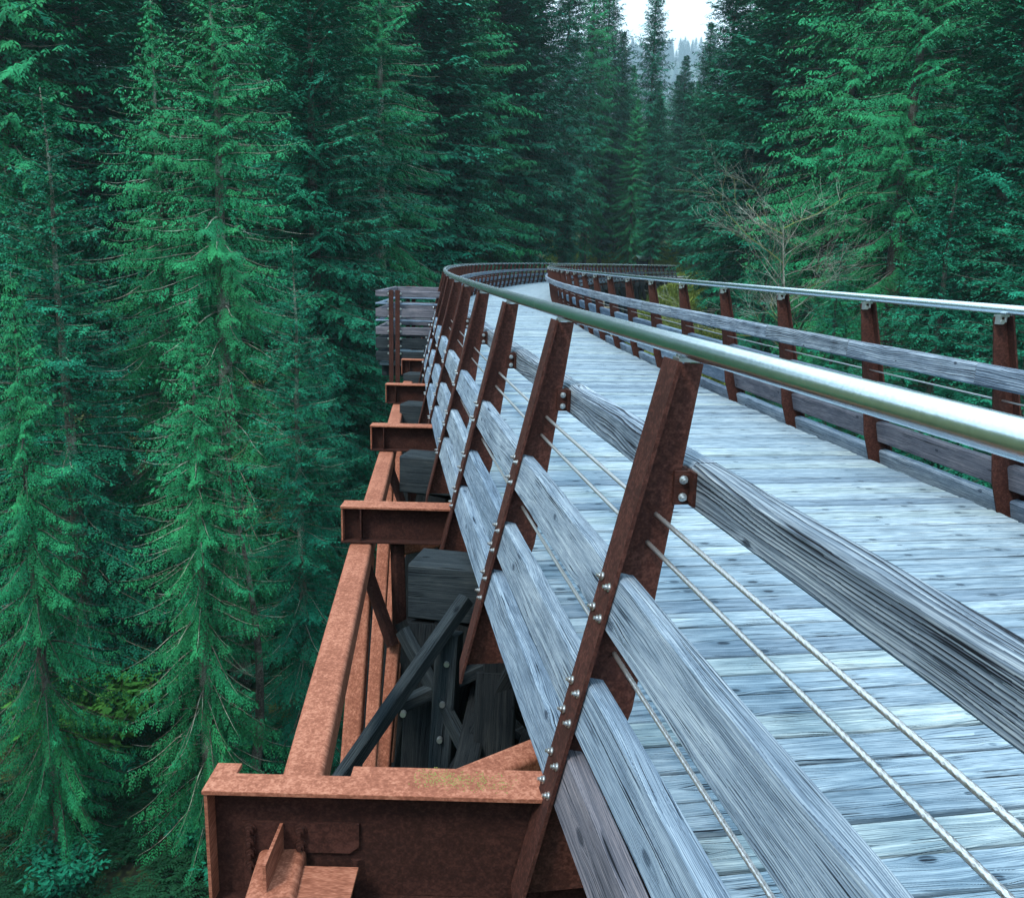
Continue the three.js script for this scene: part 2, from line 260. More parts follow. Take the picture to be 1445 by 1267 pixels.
function sweep(pts, ringOf, nSeg, M) { // a tube through pts; ringOf(k, j) gives the radius and the angle
  const pos = [], nor = [], uv = [], idx = []; let L = 0;
  for (let k = 0; k < pts.length; k++) {
    const t = pts[Math.min(k + 1, pts.length - 1)].clone().sub(pts[Math.max(k - 1, 0)]).normalize(), b = t.clone().cross(V(0, 1, 0)).normalize(), n = b.clone().cross(t);
    if (k) L += pts[k].distanceTo(pts[k - 1]);
    for (let j = 0; j <= nSeg; j++) { const [r, an] = ringOf(k, j, L), d = n.clone().multiplyScalar(Math.cos(an)).addScaledVector(b, Math.sin(an)); pos.push(pts[k].x + d.x * r, pts[k].y + d.y * r, pts[k].z + d.z * r); nor.push(d.x, d.y, d.z); uv.push(L, j / nSeg * 0.2); }
  }
  const w = nSeg + 1; for (let k = 0; k < pts.length - 1; k++) for (let j = 0; j < nSeg; j++) { const a = k * w + j; idx.push(a, a + 1, a + w, a + 1, a + w + 1, a + w); }
  const g = new THREE.BufferGeometry(); g.setAttribute('position', new THREE.Float32BufferAttribute(pos, 3)); g.setAttribute('normal', new THREE.Float32BufferAttribute(nor, 3)); g.setAttribute('uv', new THREE.Float32BufferAttribute(uv, 2)); g.setIndex(idx);
  if (M) g.computeVertexNormals(); return g;
}
function railing(side, A0, i0, i1, label, nBolts) {
  const r = thing('railing', label, 'railing'), ang = i => A0 + DA * (i < 0 && side > 0 ? i * 1.45 : i), at = (i, s, y) => onArc(ang(i), side * s, y), turn = a => side > 0 ? Math.PI - a : -a;
  for (let i = i0; i <= i1; i++) {
    const a = ang(i), p = mesh('post', postG, postM, r); p.position.copy(onArc(a, 0, 0)); p.position.addScaledVector(V(-Math.cos(a), 0, -Math.sin(a)), 0);
    // the post's own geometry is measured from the bridge's centre line
    p.rotation.y = turn(a);
    mesh('pipe_clamp', clampG, boltM, p); if (i < 24) mesh('rail_bracket', bracketG, postM, p);
    if (i < nBolts) {
      for (const row of ROWS) for (const y of row) for (const z of [-0.037, 0.037]) { const b = mesh('bolt', boltG, boltM, p); b.position.set(flS(y) + 0.0005, y + 0.004 * Math.sign(z), z); b.rotation.z = -Math.PI / 2 + LEAN; b.rotation.order = 'XYZ'; }
      for (const y of [0.93, 0.878]) for (const z of [-0.02, 0.02]) { const b = mesh('bolt', bracketBoltG, boltM, p); b.position.set(1.492, y, z); if (z < 0) b.rotation.y = Math.PI; }
    }
    if (i === i1) continue;
    const k = side > 0 ? 1 : 1 / 1.0;
    ROWS.forEach((_, b) => {
      const y = BOARDY[b], s = flS(y) - 0.0145 - 0.036 / Math.cos(LEAN), A = at(i, s, y), B = at(i + 1, s, y), red = side > 0 ? (b === 2 && i === -1) : (b === 1 && i < 3);
      const o = mesh('board', boardVar[Math.floor(rnd() * 9)], red ? boardRedM : boardM[Math.floor(rnd() * (side > 0 ? 3 : 4))], r);
      along(o, A, B, side > 0 ? LEAN : -LEAN); o.scale.x = (A.distanceTo(B) - 0.016) / (1.566 * 1.0115); if (rnd() < 0.5) o.rotateX(Math.PI);
    });
    const o = mesh('timber_rail', railVar[Math.floor(rnd() * 8)], railM[Math.floor(rnd() * 3)], r), A = at(i, 1.418, 0.905), B = at(i + 1, 1.418, 0.905);
    along(o, A, B); o.scale.x = (A.distanceTo(B) - 0.004) / 1.553;
  }
  // galvanized handrail in lengths of four bays, with sleeves at the joints
  for (let i = i0; i < i1; i += 4) {
    const e = Math.min(i + 4, i1), pts = []; for (let k = 0; k <= (e - i) * 4; k++) pts.push(at(i + k / 4 + 0.35, 1.505, 1.3105));
    const q = pts[0].clone().sub(pts[1]).normalize(); pts[0].addScaledVector(q, -0.0012);
    mesh('handrail', sweep(pts, (k, j) => [0.0305, j / 20 * Math.PI * 2], 20), pipeM, r);
    const sl = [pts[0].clone().addScaledVector(q, -0.03), pts[0].clone().addScaledVector(q, 0.03)]; mesh('sleeve', sweep(sl, (k, j) => [0.0296, j / 16 * Math.PI * 2], 16), boltM, r);
  }
  // wire ropes: laid strands near by, plain further off
  for (const y of [0.825, 0.74, 0.395]) {
    const s = 1.60 + (0.82 - y) * 0.24 - 0.035, n0 = side > 0 ? -1 : i0, n1 = side > 0 ? 2 : i0, parts = [];
    const plain = (a, b) => { const pts = []; for (let i = a; i <= b; i += 0.5) pts.push(at(i, s, y)); parts.push(sweep(pts, (k, j) => [0.0055, j / 6 * Math.PI * 2], 6)); };
    if (n0 > i0) plain(i0, n0); plain(n1, i1);
    if (n1 > n0) { const pts = [], n = 1500; for (let k = 0; k <= n; k++) pts.push(at(n0 + (n1 - n0) * k / n, s, y)); parts.push(sweep(pts, (k, j, L) => { const an = j / 24 * Math.PI * 2; return [0.0032 + 0.0040 * Math.sqrt(Math.abs(Math.sin(3 * (an - L * 2 * Math.PI / 0.095)))), an]; }, 24, true)); }
    mesh('cable', mergeGeometries(parts), cableM, r);
  }
  return r;
}
railing(1, AL0, -3, 62, 'railing on the outer side of the curve, beside the rusty outrigger beams', 10);
railing(-1, AR0, -3, 61, 'railing on the inner side of the curve, beside the bare pale branches', 0);

// ------------------------------------------------------------------ steel outriggers
const frame = thing('outrigger_frame', 'rusty steel frame of projecting beams and square tubes under the deck edge', 'steel frame');
const BZ = [0.67, -2.49, -5.65, -8.5, -11.35, -14.2, -17.05, -19.9], BX = [-0.74, -0.925, -1.12, -1.39, -1.66, -1.82, -2.0, -2.1], BH = [0.42, 0.42, 0.25, 0.25, 0.25, 0.25, 0.25, 0.25];
const TX = [-0.46, -0.70, -1.0, -1.24, -1.5, -1.68, -1.85, -1.95];
const hexG = mergeGeometries([new THREE.CylinderGeometry(0.02, 0.02, 0.004, 14).translate(0, 0.002, 0), new THREE.CylinderGeometry(0.015, 0.015, 0.013, 6).translate(0, 0.0105, 0), new THREE.CylinderGeometry(0.008, 0.008, 0.012, 8).translate(0, 0.022, 0)].map(g => g.index ? g.toNonIndexed() : g)).rotateX(Math.PI / 2);
for (let k = 0; k < BZ.length; k++) {
  const z = BZ[k], x0 = BX[k], x1 = 0.75, H = BH[k], top = -0.082, L = x1 - x0, t = 0.012, fw = 0.152;
  const b = new THREE.Group(); b.name = 'beam'; frame.add(b); b.position.set(x0, top, z);
    // the top flange is notched over the tube
  const fl = k < 2 ? poly([[0, -fw / 2], [L, -fw / 2], [L, fw / 2], [0.44, fw / 2], [0.44, 0.02], [0.075, 0.02], [0.075, fw / 2], [0, fw / 2]]) : poly([[0, -fw / 2], [L, -fw / 2], [L, fw / 2], [0, fw / 2]]);
  const tf = flat(fl, t, 0.0015).rotateX(-Math.PI / 2); tf.translate(0, -t / 2, 0);
  mesh('top_flange', tf, k < 2 ? rustM : rustM, b);
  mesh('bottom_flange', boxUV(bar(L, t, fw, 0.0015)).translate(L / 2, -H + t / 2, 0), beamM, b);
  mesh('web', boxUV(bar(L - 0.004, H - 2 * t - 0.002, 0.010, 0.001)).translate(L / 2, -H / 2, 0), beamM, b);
  mesh('end_plate', bar(0.010, H - 2 * t - 0.002, fw - 0.012, 0.001).translate(0.007, -H / 2, 0), rustM, b);
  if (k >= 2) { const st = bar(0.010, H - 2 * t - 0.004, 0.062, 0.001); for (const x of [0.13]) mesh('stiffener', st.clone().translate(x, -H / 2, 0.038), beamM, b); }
  else {
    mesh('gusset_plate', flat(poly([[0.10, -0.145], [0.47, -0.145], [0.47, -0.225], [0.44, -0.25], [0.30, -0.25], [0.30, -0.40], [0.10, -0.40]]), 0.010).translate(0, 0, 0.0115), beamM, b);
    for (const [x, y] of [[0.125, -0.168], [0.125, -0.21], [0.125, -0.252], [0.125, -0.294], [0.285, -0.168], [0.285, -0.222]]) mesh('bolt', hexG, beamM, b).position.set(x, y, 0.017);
    mesh('fin_plate', bar(0.010, 0.19, 0.20, 0.001).translate(BX[k] < 0 ? TX[k] - x0 : 0.2, -0.24, 0.118), rustM, b);
  }
}
for (let k = 0; k < BZ.length - 1; k++) {
  const w = 0.15, g = (a, b, ww = w, m = rustM) => along(mesh('tube', tubeG(a.distanceTo(b), ww, ww, Math.min(0.024, ww * 0.2)), m, frame), a, b), low = k < 2 ? -0.395 : -0.415;
  const A = V(TX[k], k < 2 ? -0.395 : -0.415, BZ[k] - (k < 2 ? 0.02 : 0.02)), B = V(TX[k + 1], -0.415, BZ[k + 1] + (k < 1 ? 0.02 : -0.02));
  if (k === 0) B.y = -0.395;
  g(A, B);
  // struts of the lower truss
  const J = V(TX[k + 1], -0.47, BZ[k + 1] - 0.05);
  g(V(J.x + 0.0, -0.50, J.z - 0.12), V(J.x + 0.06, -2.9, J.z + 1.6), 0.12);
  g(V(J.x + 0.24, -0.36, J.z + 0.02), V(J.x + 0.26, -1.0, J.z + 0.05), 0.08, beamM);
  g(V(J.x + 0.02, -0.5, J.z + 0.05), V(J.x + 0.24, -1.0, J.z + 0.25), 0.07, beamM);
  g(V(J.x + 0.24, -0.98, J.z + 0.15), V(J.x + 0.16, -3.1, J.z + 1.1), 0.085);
  g(V(TX[k] + 0.2, -0.45, BZ[k] - 0.25), V(TX[k] + 1.35, -0.45, BZ[k] - 1.15), 0.13);
}
// a flat gusset and a loose-bolt plate on the brace
mesh('connection_plate', bar(0.19, 0.012, 0.2, 0.002).translate(-0.545, -0.352, -2.33), rustM, frame);

// moss growing on the first beam's flange
{
  const mossG = []; for (let k = 0; k < 700; k++) { const t = Math.pow(rnd(), 0.7), x = 0.03 - 0.30 * t, z = -2.49 + (rnd() + rnd() - 1) * 0.062 - 0.025 * t, r = rr(0.0008, 0.0032); mossG.push(new THREE.SphereGeometry(r, 5, 3).scale(1, 0.35, 1).translate(x + rr(-0.03, 0.03), -0.0808, z)); }
  mesh('moss', mergeGeometries(mossG), new THREE.MeshStandardMaterial({ color: lin(0.15, 0.17, 0.04), roughness: 1 }), frame).userData.kind = 'stuff';
}
// ------------------------------------------------------------------ lookout bay on the outer side
{
  const bay = thing('lookout_bay', 'small square lookout bay of stacked timber boards jutting out over the valley', 'lookout bay');
  const x0 = -2.36, x1 = -1.16, z0 = -15.0, z1 = -17.2;
  const P = (n, A, B, h, d, m) => along(mesh(n, bar(A.distanceTo(B), h, d, 0.008, rnd(), rnd()), m, bay), A, B);
  for (const [y, h, m] of [[0.92, 0.10, boardRedM], [0.755, 0.03, boardM[1]], [0.60, 0.15, boardRedM], [0.475, 0.03, boardM[1]], [0.30, 0.13, boardRedM], [0.09, 0.18, midTimberM], [-0.13, 0.16, midTimberM]]) {
    P('board', V(x0, y, z0), V(x1, y, z0), h, 0.07, m); P('board', V(x0 + 0.035, y, z0 - 0.04), V(x0 + 0.035, y, z1), h, 0.07, m); P('board', V(x0, y, z1 - 0.04), V(x1, y, z1 - 0.04), h, 0.07, m);
  }
  for (const z of [z0 + 0.05, z1 - 0.1]) for (const x of [-2.04]) {
    for (const dx of [-0.045, 0.045]) mesh('post', bar(0.075, 1.75, 0.03, 0.002).translate(x + dx * 1.2, 0.11, z), postM, bay);
    if (z > -16) for (let k = 0; k < 9; k++) for (const dx of [-0.1, 0.1]) mesh('bolt', hexG, boltM, bay).position.set(x + dx, 0.92 - k * 0.125, z - 0.012);
  }
  for (let k = 0; k < 14; k++) mesh('plank', bar(1.12, 0.07, 0.146, 0.006, rnd(), rnd()), deckM[k % 5], bay).position.set(-1.75, -0.26, z0 - 0.12 - k * 0.152);
  P('joist', V(-2.3, -0.40, z0 - 0.3), V(-0.9, -0.40, z0 - 0.3), 0.2, 0.12, midTimberM); P('joist', V(-2.3, -0.40, z1 + 0.3), V(-0.9, -0.40, z1 + 0.3), 0.2, 0.12, midTimberM);
}
// ------------------------------------------------------------------ far abutment: path, fence, shelter
{
  const pts = []; for (let a = AEND; a < 0.9; a += 0.02) pts.push(a);
  const pos = [], idx = [], uv = []; pts.forEach((a, k) => { for (const s of [-1.9, -0.6, 0.6, 1.9]) { const p = onArc(a, s); pos.push(p.x, Math.max(-0.02, ground(p.x, p.z)) + 0.06, p.z); uv.push(s, k * 3); } if (k) for (let j = 0; j < 3; j++) { const b = k * 4 + j; idx.push(b - 4, b - 3, b, b - 3, b + 1, b); } });
  const g = new THREE.BufferGeometry(); g.setAttribute('position', new THREE.Float32BufferAttribute(pos, 3)); g.setAttribute('uv', new THREE.Float32BufferAttribute(uv, 2)); g.setIndex(idx); g.computeVertexNormals();
  const gt = tex(256, 256, (i, j, c) => { const n = 0.5 * vn(i / 16, j / 16, 16, 16, 60) + 0.5 * vn(i / 3, j / 3, 85, 85, 61), q = mix3([96, 102, 106], [176, 180, 180], n); c[0] = q[0]; c[1] = q[1]; c[2] = q[2]; }, true);
  scene.add(tag(mesh('gravel_path', g, new THREE.MeshStandardMaterial({ map: gt, roughness: 1, side: THREE.DoubleSide })), 'grey gravel path leaving the far end of the bridge', 'path', null, 'structure'));
  const f = thing('timber_fence', 'dark timber board fence past the far end of the bridge', 'fence');
  const A = onArc(AEND + 0.012, 1.7), Bv = onArc(AEND + 0.075, 2.2), n = 4;
  for (let k = 0; k <= n; k++) { const p = A.clone().lerp(Bv, k / n); mesh('post', bar(0.14, 1.5, 0.14, 0.01), darkTimberM, f).position.set(p.x, 0.5, p.z); }
  for (let k = 0; k < n; k++) for (const y of [0.2, 0.45, 0.7, 0.95, 1.13]) { const a = A.clone().lerp(Bv, k / n), b = A.clone().lerp(Bv, (k + 1) / n); a.y = b.y = y; along(mesh('board', bar(a.distanceTo(b), 0.2, 0.05, 0.004), darkTimberM, f), a, b); }
  const s = thing('notice_shelter', 'small roofed notice shelter among dark trees at the far end', 'shelter'), c = V(16.2, 0, -116); s.position.copy(c);
  for (const x of [-0.8, 0.8]) mesh('post', bar(0.14, 2.1, 0.14, 0.01).translate(x, 1.0, 0), darkTimberM, s);
  mesh('board', bar(1.5, 0.9, 0.06, 0.004).translate(0, 1.25, 0), darkTimberM, s);
  for (const d of [-1, 1]) { const o = mesh('roof', bar(2.3, 0.05, 1.0, 0.01), new THREE.MeshStandardMaterial({ color: lin(0.10, 0.2, 0.2), roughness: 0.5, metalness: 0.2 }), s); o.position.set(0, 2.2, d * 0.42); o.rotation.x = d * 0.5; }
  s.rotation.y = 0.5;
}

{
  const sg = thing('trail_marker', 'small yellow marker plate on the railing near the far end', 'marker'), a = 0.412, p = onArc(a, 1.36, 0.72); sg.position.copy(p); sg.rotation.y = -a - 0.9;
  mesh('plate', bar(0.24, 0.5, 0.02, 0.004), new THREE.MeshStandardMaterial({ color: lin(0.7, 0.55, 0.05), roughness: 0.5 }), sg); mesh('backing', bar(0.1, 0.56, 0.015, 0.003).translate(0, 0, -0.018), boltM, sg);
  const ld = thing('timber_ladder', 'pale new timber ladder leaning outside the inner railing', 'ladder'), m = wood(wBoard, [1.25, 0.85, 0.5], 0.002); ld.position.set(2.5, -2.4, -24.6);
  for (const x of [-0.17, 0.17]) along(mesh('rail', bar(3.0, 0.08, 0.04, 0.004), m, ld), V(x - 0.15, 0, 0.25), V(x + 0.12, 2.9, -0.2));
  for (let k = 0; k < 9; k++) mesh('rung', bar(0.32, 0.045, 0.03, 0.004), m, ld).position.set(-0.13 + 0.027 * k * 1.1, 0.3 + k * 0.3, 0.22 - k * 0.047);
}
// ------------------------------------------------------------------ foliage
class Leaves {
  constructor() { this.p = []; this.n = []; this.c = []; this.i = []; }
  kite(bx, by, bz, dx, dy, dz, wx, wy, wz, l, w, r, g, b) {
    const p = this.p, o = p.length / 3, m = l * 0.42, h = w / 2;
    p.push(bx, by, bz, bx + dx * m + wx * h, by + dy * m + wy * h, bz + dz * m + wz * h, bx + dx * l, by + dy * l - l * 0.06, bz + dz * l, bx + dx * m - wx * h, by + dy * m - wy * h, bz + dz * m - wz * h);
    const nx = dy * wz - dz * wy, ny = dz * wx - dx * wz, nz = dx * wy - dy * wx;
    for (let k = 0; k < 4; k++) { this.n.push(nx, ny, nz); this.c.push(r, g, b); }
    this.i.push(o, o + 2, o + 1, o, o + 3, o + 2);
  }
  geo() { const g = new THREE.BufferGeometry(); g.setAttribute('position', new THREE.Float32BufferAttribute(this.p, 3)); g.setAttribute('normal', new THREE.Float32BufferAttribute(this.n, 3)); g.setAttribute('color', new THREE.Float32BufferAttribute(this.c, 3)); g.setIndex(this.p.length / 3 > 65535 ? new THREE.Uint32BufferAttribute(this.i, 1) : this.i); return g; }
}
// tapered limbs
class Limbs {
  constructor() { this.p = []; this.n = []; this.i = []; }
  tube(pts, rad, seg) {
    const o = this.p.length / 3;
    for (let k = 0; k < pts.length; k++) {
      const t = pts[Math.min(k + 1, pts.length - 1)].clone().sub(pts[Math.max(k - 1, 0)]).normalize(), b = (Math.abs(t.y) > 0.9 ? V(1, 0, 0) : V(0, 1, 0)).cross(t).normalize(), n = t.clone().cross(b);
      for (let j = 0; j < seg; j++) { const a = j / seg * 6.2832, d = b.clone().multiplyScalar(Math.cos(a)).addScaledVector(n, Math.sin(a)), r = rad[k]; this.p.push(pts[k].x + d.x * r, pts[k].y + d.y * r, pts[k].z + d.z * r); this.n.push(d.x, d.y, d.z); }
    }
    for (let k = 0; k < pts.length - 1; k++) for (let j = 0; j < seg; j++) { const a = o + k * seg + j, b = o + k * seg + (j + 1) % seg; this.i.push(a, b, a + seg, b, b + seg, a + seg); }
  }
  geo() { const g = new THREE.BufferGeometry(); g.setAttribute('position', new THREE.Float32BufferAttribute(this.p, 3)); g.setAttribute('normal', new THREE.Float32BufferAttribute(this.n, 3)); g.setIndex(new THREE.Uint32BufferAttribute(this.i, 1)); const uv = new Float32Array(this.p.length / 3 * 2); for (let k = 0; k < uv.length / 2; k++) { uv[2 * k] = this.p[3 * k + 1] * 0.3; uv[2 * k + 1] = (this.p[3 * k] + this.p[3 * k + 2]) * 0.8; } g.setAttribute('uv', new THREE.BufferAttribute(uv, 2)); return g; }
}
// a conifer of height H: kind 0 fir (flat layered sprays), 1 cedar or hemlock (hanging sprays on sweeping limbs)
function conifer({ H, R, kind, base = 0.12, step = 0.42, per = 5, lat = 0.2, twig = 0.16, twigW = 0.05, gap = 0.1, bare = 0.25, pow = 0.85 }) {
  const L = new Leaves(), B = new Limbs(), X = V(0, 0, 0);
  const tp = [], tr = []; let wx = 0, wz = 0; for (let k = 0; k <= 14; k++) { const t = k / 14; wx += rr(-0.06, 0.06); wz += rr(-0.06, 0.06); tp.push(V(wx, H * t, wz)); tr.push((0.012 * H) * (1 - t) + 0.015); } B.tube(tp, tr, 9);
  let az = rnd() * 6.28;
  for (let y = H * base; y < H - 0.15; y += step * rr(0.7, 1.3) * (0.55 + 0.45 * (1 - y / H))) {
    const t = (y - H * base) / (H - H * base), n = Math.max(3, Math.round(per * rr(0.7, 1.2)));
    const q = y / H * 14, qi = Math.floor(q), cx = tp[qi].x + (tp[Math.min(14, qi + 1)].x - tp[qi].x) * (q - qi), cz = tp[qi].z + (tp[Math.min(14, qi + 1)].z - tp[qi].z) * (q - qi);
    for (let b = 0; b < n; b++) {
      az += 6.2832 / n * rr(0.6, 1.4);
      const low = sstep(0, 0.18, t), len = Math.max(0.25, R * (1 - Math.exp(-(H - y) / (R * 2.1))) * (0.7 + 0.3 * low) * rr(0.55, 1.15));
      const e0 = kind ? 0.12 + 0.5 * t * t : -0.22 + 0.75 * t + rr(-0.12, 0.12), droop = kind ? (1.0 - 0.5 * t) * rr(0.7, 1.3) : rr(0.1, 0.45) * (1 - 0.6 * t), up = kind ? rr(0.6, 1.3) : rr(0.1, 0.4);
      const ca = Math.cos(az), sa = Math.sin(az), ns = 7, pts = [V(cx, y, cz)], rads = []; let el = e0, yaw = 0;
      for (let k = 1; k <= ns; k++) { const f = k / ns; el = e0 - droop * Math.sin(Math.min(1, f * 1.25) * 1.9) * 0.9 + up * Math.max(0, f - 0.62); yaw += rr(-0.06, 0.06); const l = len / ns, c = Math.cos(el) * l; pts.push(pts[k - 1].clone().add(X.set(Math.cos(az + yaw) * c, Math.sin(el) * l, Math.sin(az + yaw) * c))); }
      const r0 = 0.006 + 0.0075 * len; for (let k = 0; k <= ns; k++) rads.push(r0 * (1 - k / ns * 0.85)); B.tube(pts, rads, 3);
      // the spray of this limb; a few limbs are dead and bare
      if (kind && rnd() < 0.1) continue;
      const tint = rr(0.72, 1.25), warm = rr(-0.1, 0.1), nl = Math.max(3, Math.round(len * (1 - bare) / lat));
      for (let k = 0; k <= nl; k++) {
        const f = bare * (1 - t) + (1 - bare * (1 - t)) * k / nl, g = f * ns, gi = Math.min(ns - 1, Math.floor(g)), P = pts[gi].clone().lerp(pts[gi + 1], g - gi), D = pts[gi + 1].clone().sub(pts[gi]).normalize();
        for (const sd of k === nl ? [0] : [-1, 1]) {
          if (rnd() < 0.07) continue;
          const ll = (kind ? rr(0.35, 0.95) : rr(0.45, 1.0)) * (0.28 + 0.24 * len) * (1.15 - 0.75 * f) * (sd ? 1 : 0.6), sp = rr(0.5, 1.0);
          let dx = D.x * (1 - 0.4 * sp) - sa * sd * sp, dy = D.y + (kind ? -rr(0.4, 1.3) : rr(-0.75, 0.3)), dz = D.z * (1 - 0.4 * sp) + ca * sd * sp; let m = Math.hypot(dx, dy, dz); dx /= m; dy /= m; dz /= m;
          const grav = kind ? 0.16 : 0.08; let px = P.x, py = P.y, pz = P.z; const nt = Math.max(2, Math.round(ll / gap));
          for (let q2 = 0; q2 <= nt; q2++) {
            const st = ll / nt; dy -= grav * rr(0.3, 1); m = Math.hypot(dx, dy, dz); dx /= m; dy /= m; dz /= m; px += dx * st; py += dy * st; pz += dz * st;
            // across the lateral, in the plane of the spray
            let ux = -dz, uy = rr(-0.3, 0.3), uz = dx; m = Math.hypot(ux, uy, uz) || 1; ux /= m; uy /= m; uz /= m;
            for (const s2 of q2 === nt ? [0] : [-1, 1]) {
              const a2 = s2 * rr(0.55, 1.05), c2 = Math.cos(a2), n2 = Math.sin(a2), tl = twig * rr(0.65, 1.25) * (1 - 0.35 * q2 / nt);
              let ex = dx * c2 + ux * n2, ey = dy * c2 + uy * n2 - (kind ? rr(0.05, 0.6) : rr(-0.35, 0.5)), ez = dz * c2 + uz * n2; m = Math.hypot(ex, ey, ez); ex /= m; ey /= m; ez /= m;
              let vx = ux * c2 - dx * n2 + rr(-0.35, 0.35), vy = uy * c2 - dy * n2 + rr(-0.35, 0.35), vz = uz * c2 - dz * n2 + rr(-0.35, 0.35); const dt = vx * ex + vy * ey + vz * ez; vx -= dt * ex; vy -= dt * ey; vz -= dt * ez; m = Math.hypot(vx, vy, vz) || 1;
              const w = twigW * rr(0.7, 1.3), cc = tint * rr(0.75, 1.3);
              L.kite(px, py, pz, ex, ey, ez, vx / m, vy / m, vz / m, tl, w, cc * (1 + warm * 1.5), cc, cc * (1 - warm));
            }
          }
        }
      }
    }
  }
  return { crown: L.geo(), trunk: B.geo(), H, R, tris: L.i.length / 3 + B.i.length / 3 };
}
const leafM = (r, g, b) => new THREE.MeshPhysicalMaterial({ color: lin(r, g, b), vertexColors: true, roughness: 0.8, specularIntensity: 0.25, side: THREE.DoubleSide });
// one needle colour for each kind of tree, near or far
const LM = { cedar: leafM(0.013, 0.165, 0.064), fir: leafM(0.007, 0.135, 0.076), lime: leafM(0.05, 0.19, 0.035) }, KIND = { cedarA: 'cedar', cedarB: 'cedar', farB: 'cedar', firA: 'fir', firB: 'fir', farA: 'fir', farC: 'fir' };
const barkT = rustMaps(71, [40, 38, 34], [84, 80, 72], [128, 132, 126]);
const barkM = new THREE.MeshStandardMaterial({ map: barkT.map, bumpMap: barkT.bump, bumpScale: 0.01, roughness: 1 }), paleBarkM = new THREE.MeshStandardMaterial({ map: barkT.map, color: lin(2.1, 2.3, 2.2), roughness: 1 });
const PROTO = {
  cedarA: conifer({ H: 38, R: 5.0, kind: 1, step: 0.48, per: 4.6, lat: 0.17, twig: 0.19, twigW: 0.056, gap: 0.12, bare: 0.25, base: 0.10 }),
  cedarB: conifer({ H: 24, R: 4.0, kind: 1, step: 0.42, per: 4.8, lat: 0.16, twig: 0.17, twigW: 0.05, gap: 0.11, bare: 0.2, base: 0.04 }),
  firA: conifer({ H: 36, R: 4.8, kind: 0, step: 0.46, per: 5, lat: 0.17, twig: 0.2, twigW: 0.06, gap: 0.12, bare: 0.12, base: 0.12 }),
  firB: conifer({ H: 24, R: 4.0, kind: 0, step: 0.42, per: 5, lat: 0.16, twig: 0.17, twigW: 0.05, gap: 0.11, bare: 0.2, base: 0.04 }),
  farA: conifer({ H: 40, R: 5.4, kind: 0, step: 0.56, per: 5.4, lat: 0.24, twig: 0.34, twigW: 0.11, gap: 0.19, bare: 0.1, base: 0.10 }),
  farB: conifer({ H: 40, R: 5.8, kind: 1, step: 0.6, per: 5.4, lat: 0.26, twig: 0.34, twigW: 0.1, gap: 0.2, bare: 0.25, base: 0.08 }),
  farC: conifer({ H: 34, R: 4.6, kind: 0, step: 0.5, per: 5.4, lat: 0.23, twig: 0.32, twigW: 0.105, gap: 0.18, bare: 0.08, base: 0.14 }),
};
for (const k in PROTO) console.log(k, PROTO[k].tris);
function treeAt(x, z, top, proto, label, group, name = 'fir_tree', widen = 1, pale = false) {
  { const dx = x - CX, dz = z - CZ, r = Math.hypot(dx, dz), d = r - RHO, clear = 8.5 * widen; if (Math.abs(d) < clear && z < 12) { const k = (RHO + Math.sign(d) * clear) / r; x = CX + dx * k; z = CZ + dz * k; } }
  const y = ground(x, z) - 0.2, P = PROTO[proto], o = thing(name, label, 'tree', group);
  mesh('trunk', P.trunk, pale ? paleBarkM : barkM, o); mesh('crown', P.crown, LM[KIND[proto]], o);
  const sc = Math.max(4, top - y) / P.H; o.position.set(x, y, z); o.scale.set(sc * widen * 1.32, sc, sc * widen * 1.32); o.rotation.y = rnd() * 6.28; return o;
}
// the sight line through a pixel of the photograph gives a tree's bearing from the bridge's near end; its distance is its own
const bearing = px => Math.atan2((px - 729) * 0.9776, 1241.7);
function treeBy(px, dist, topPx, ...rest) { const b = bearing(px), x = Math.sin(b) * dist, z = -Math.cos(b) * dist, el = Math.atan((364 - topPx) / 1241.7); return treeAt(x, z, 1.54 + Math.tan(el) * dist, ...rest); }
treeBy(312, 31, -14, 'cedarA', 'tall bright green cedar with pale sweeping limbs, tallest in front of the dark firs', null, 'cedar_tree', 1.0, true);
treeBy(226, 34, 66, 'cedarB', 'slender green cedar with pale limbs crowding the taller bright cedar', null, 'cedar_tree', 0.8, true);
treeBy(68, 30, 180, 'firB', 'pointed young fir with a pale upper trunk beside a dark gap', null, 'fir_tree', 0.85, true);
treeBy(440, 40, -70, 'firA', 'tall full fir between the bright cedar and the lookout bay', null, 'fir_tree', 0.95);
treeBy(412, 27, 348, 'firB', 'short layered fir with a pale trunk in front of the tall cedar', null, 'fir_tree', 0.72, true);
treeBy(258, 24, 425, 'cedarB', 'young bright green hemlock with drooping sprays, lowest in the front row', null, 'hemlock_tree', 0.78, true);
treeBy(8, 25, 395, 'cedarB', 'bright hemlock half hidden beyond the pointed young fir', null, 'hemlock_tree', 0.7);
treeBy(568, 44, -110, 'firA', 'broad dark fir with heavy clumped boughs behind the lookout bay', null, 'fir_tree', 1.1);
treeBy(654, 50, -80, 'cedarA', 'tall drooping hemlock with pale limbs behind the lookout bay', null, 'hemlock_tree', 1.0, true);
treeBy(742, 62, -60, 'farA', 'dark fir rising behind the curve of the handrail', null, 'fir_tree', 1);
treeBy(905, 128, 2, 'farC', 'pointed fir standing alone against the white sky gap', null, 'fir_tree', 0.62);
treeBy(1010, 80, -40, 'farA', 'tall fir rising beside the inner railing near the far end', null, 'fir_tree', 0.8);
treeBy(1395, 42, -60, 'firA', 'large fir with pale-tipped outstretched boughs beyond the inner railing', null, 'fir_tree', 1.1);
treeBy(1265, 48, -110, 'cedarA', 'tall hemlock with hanging sprays behind the bare branching tree', null, 'hemlock_tree', 1.15);
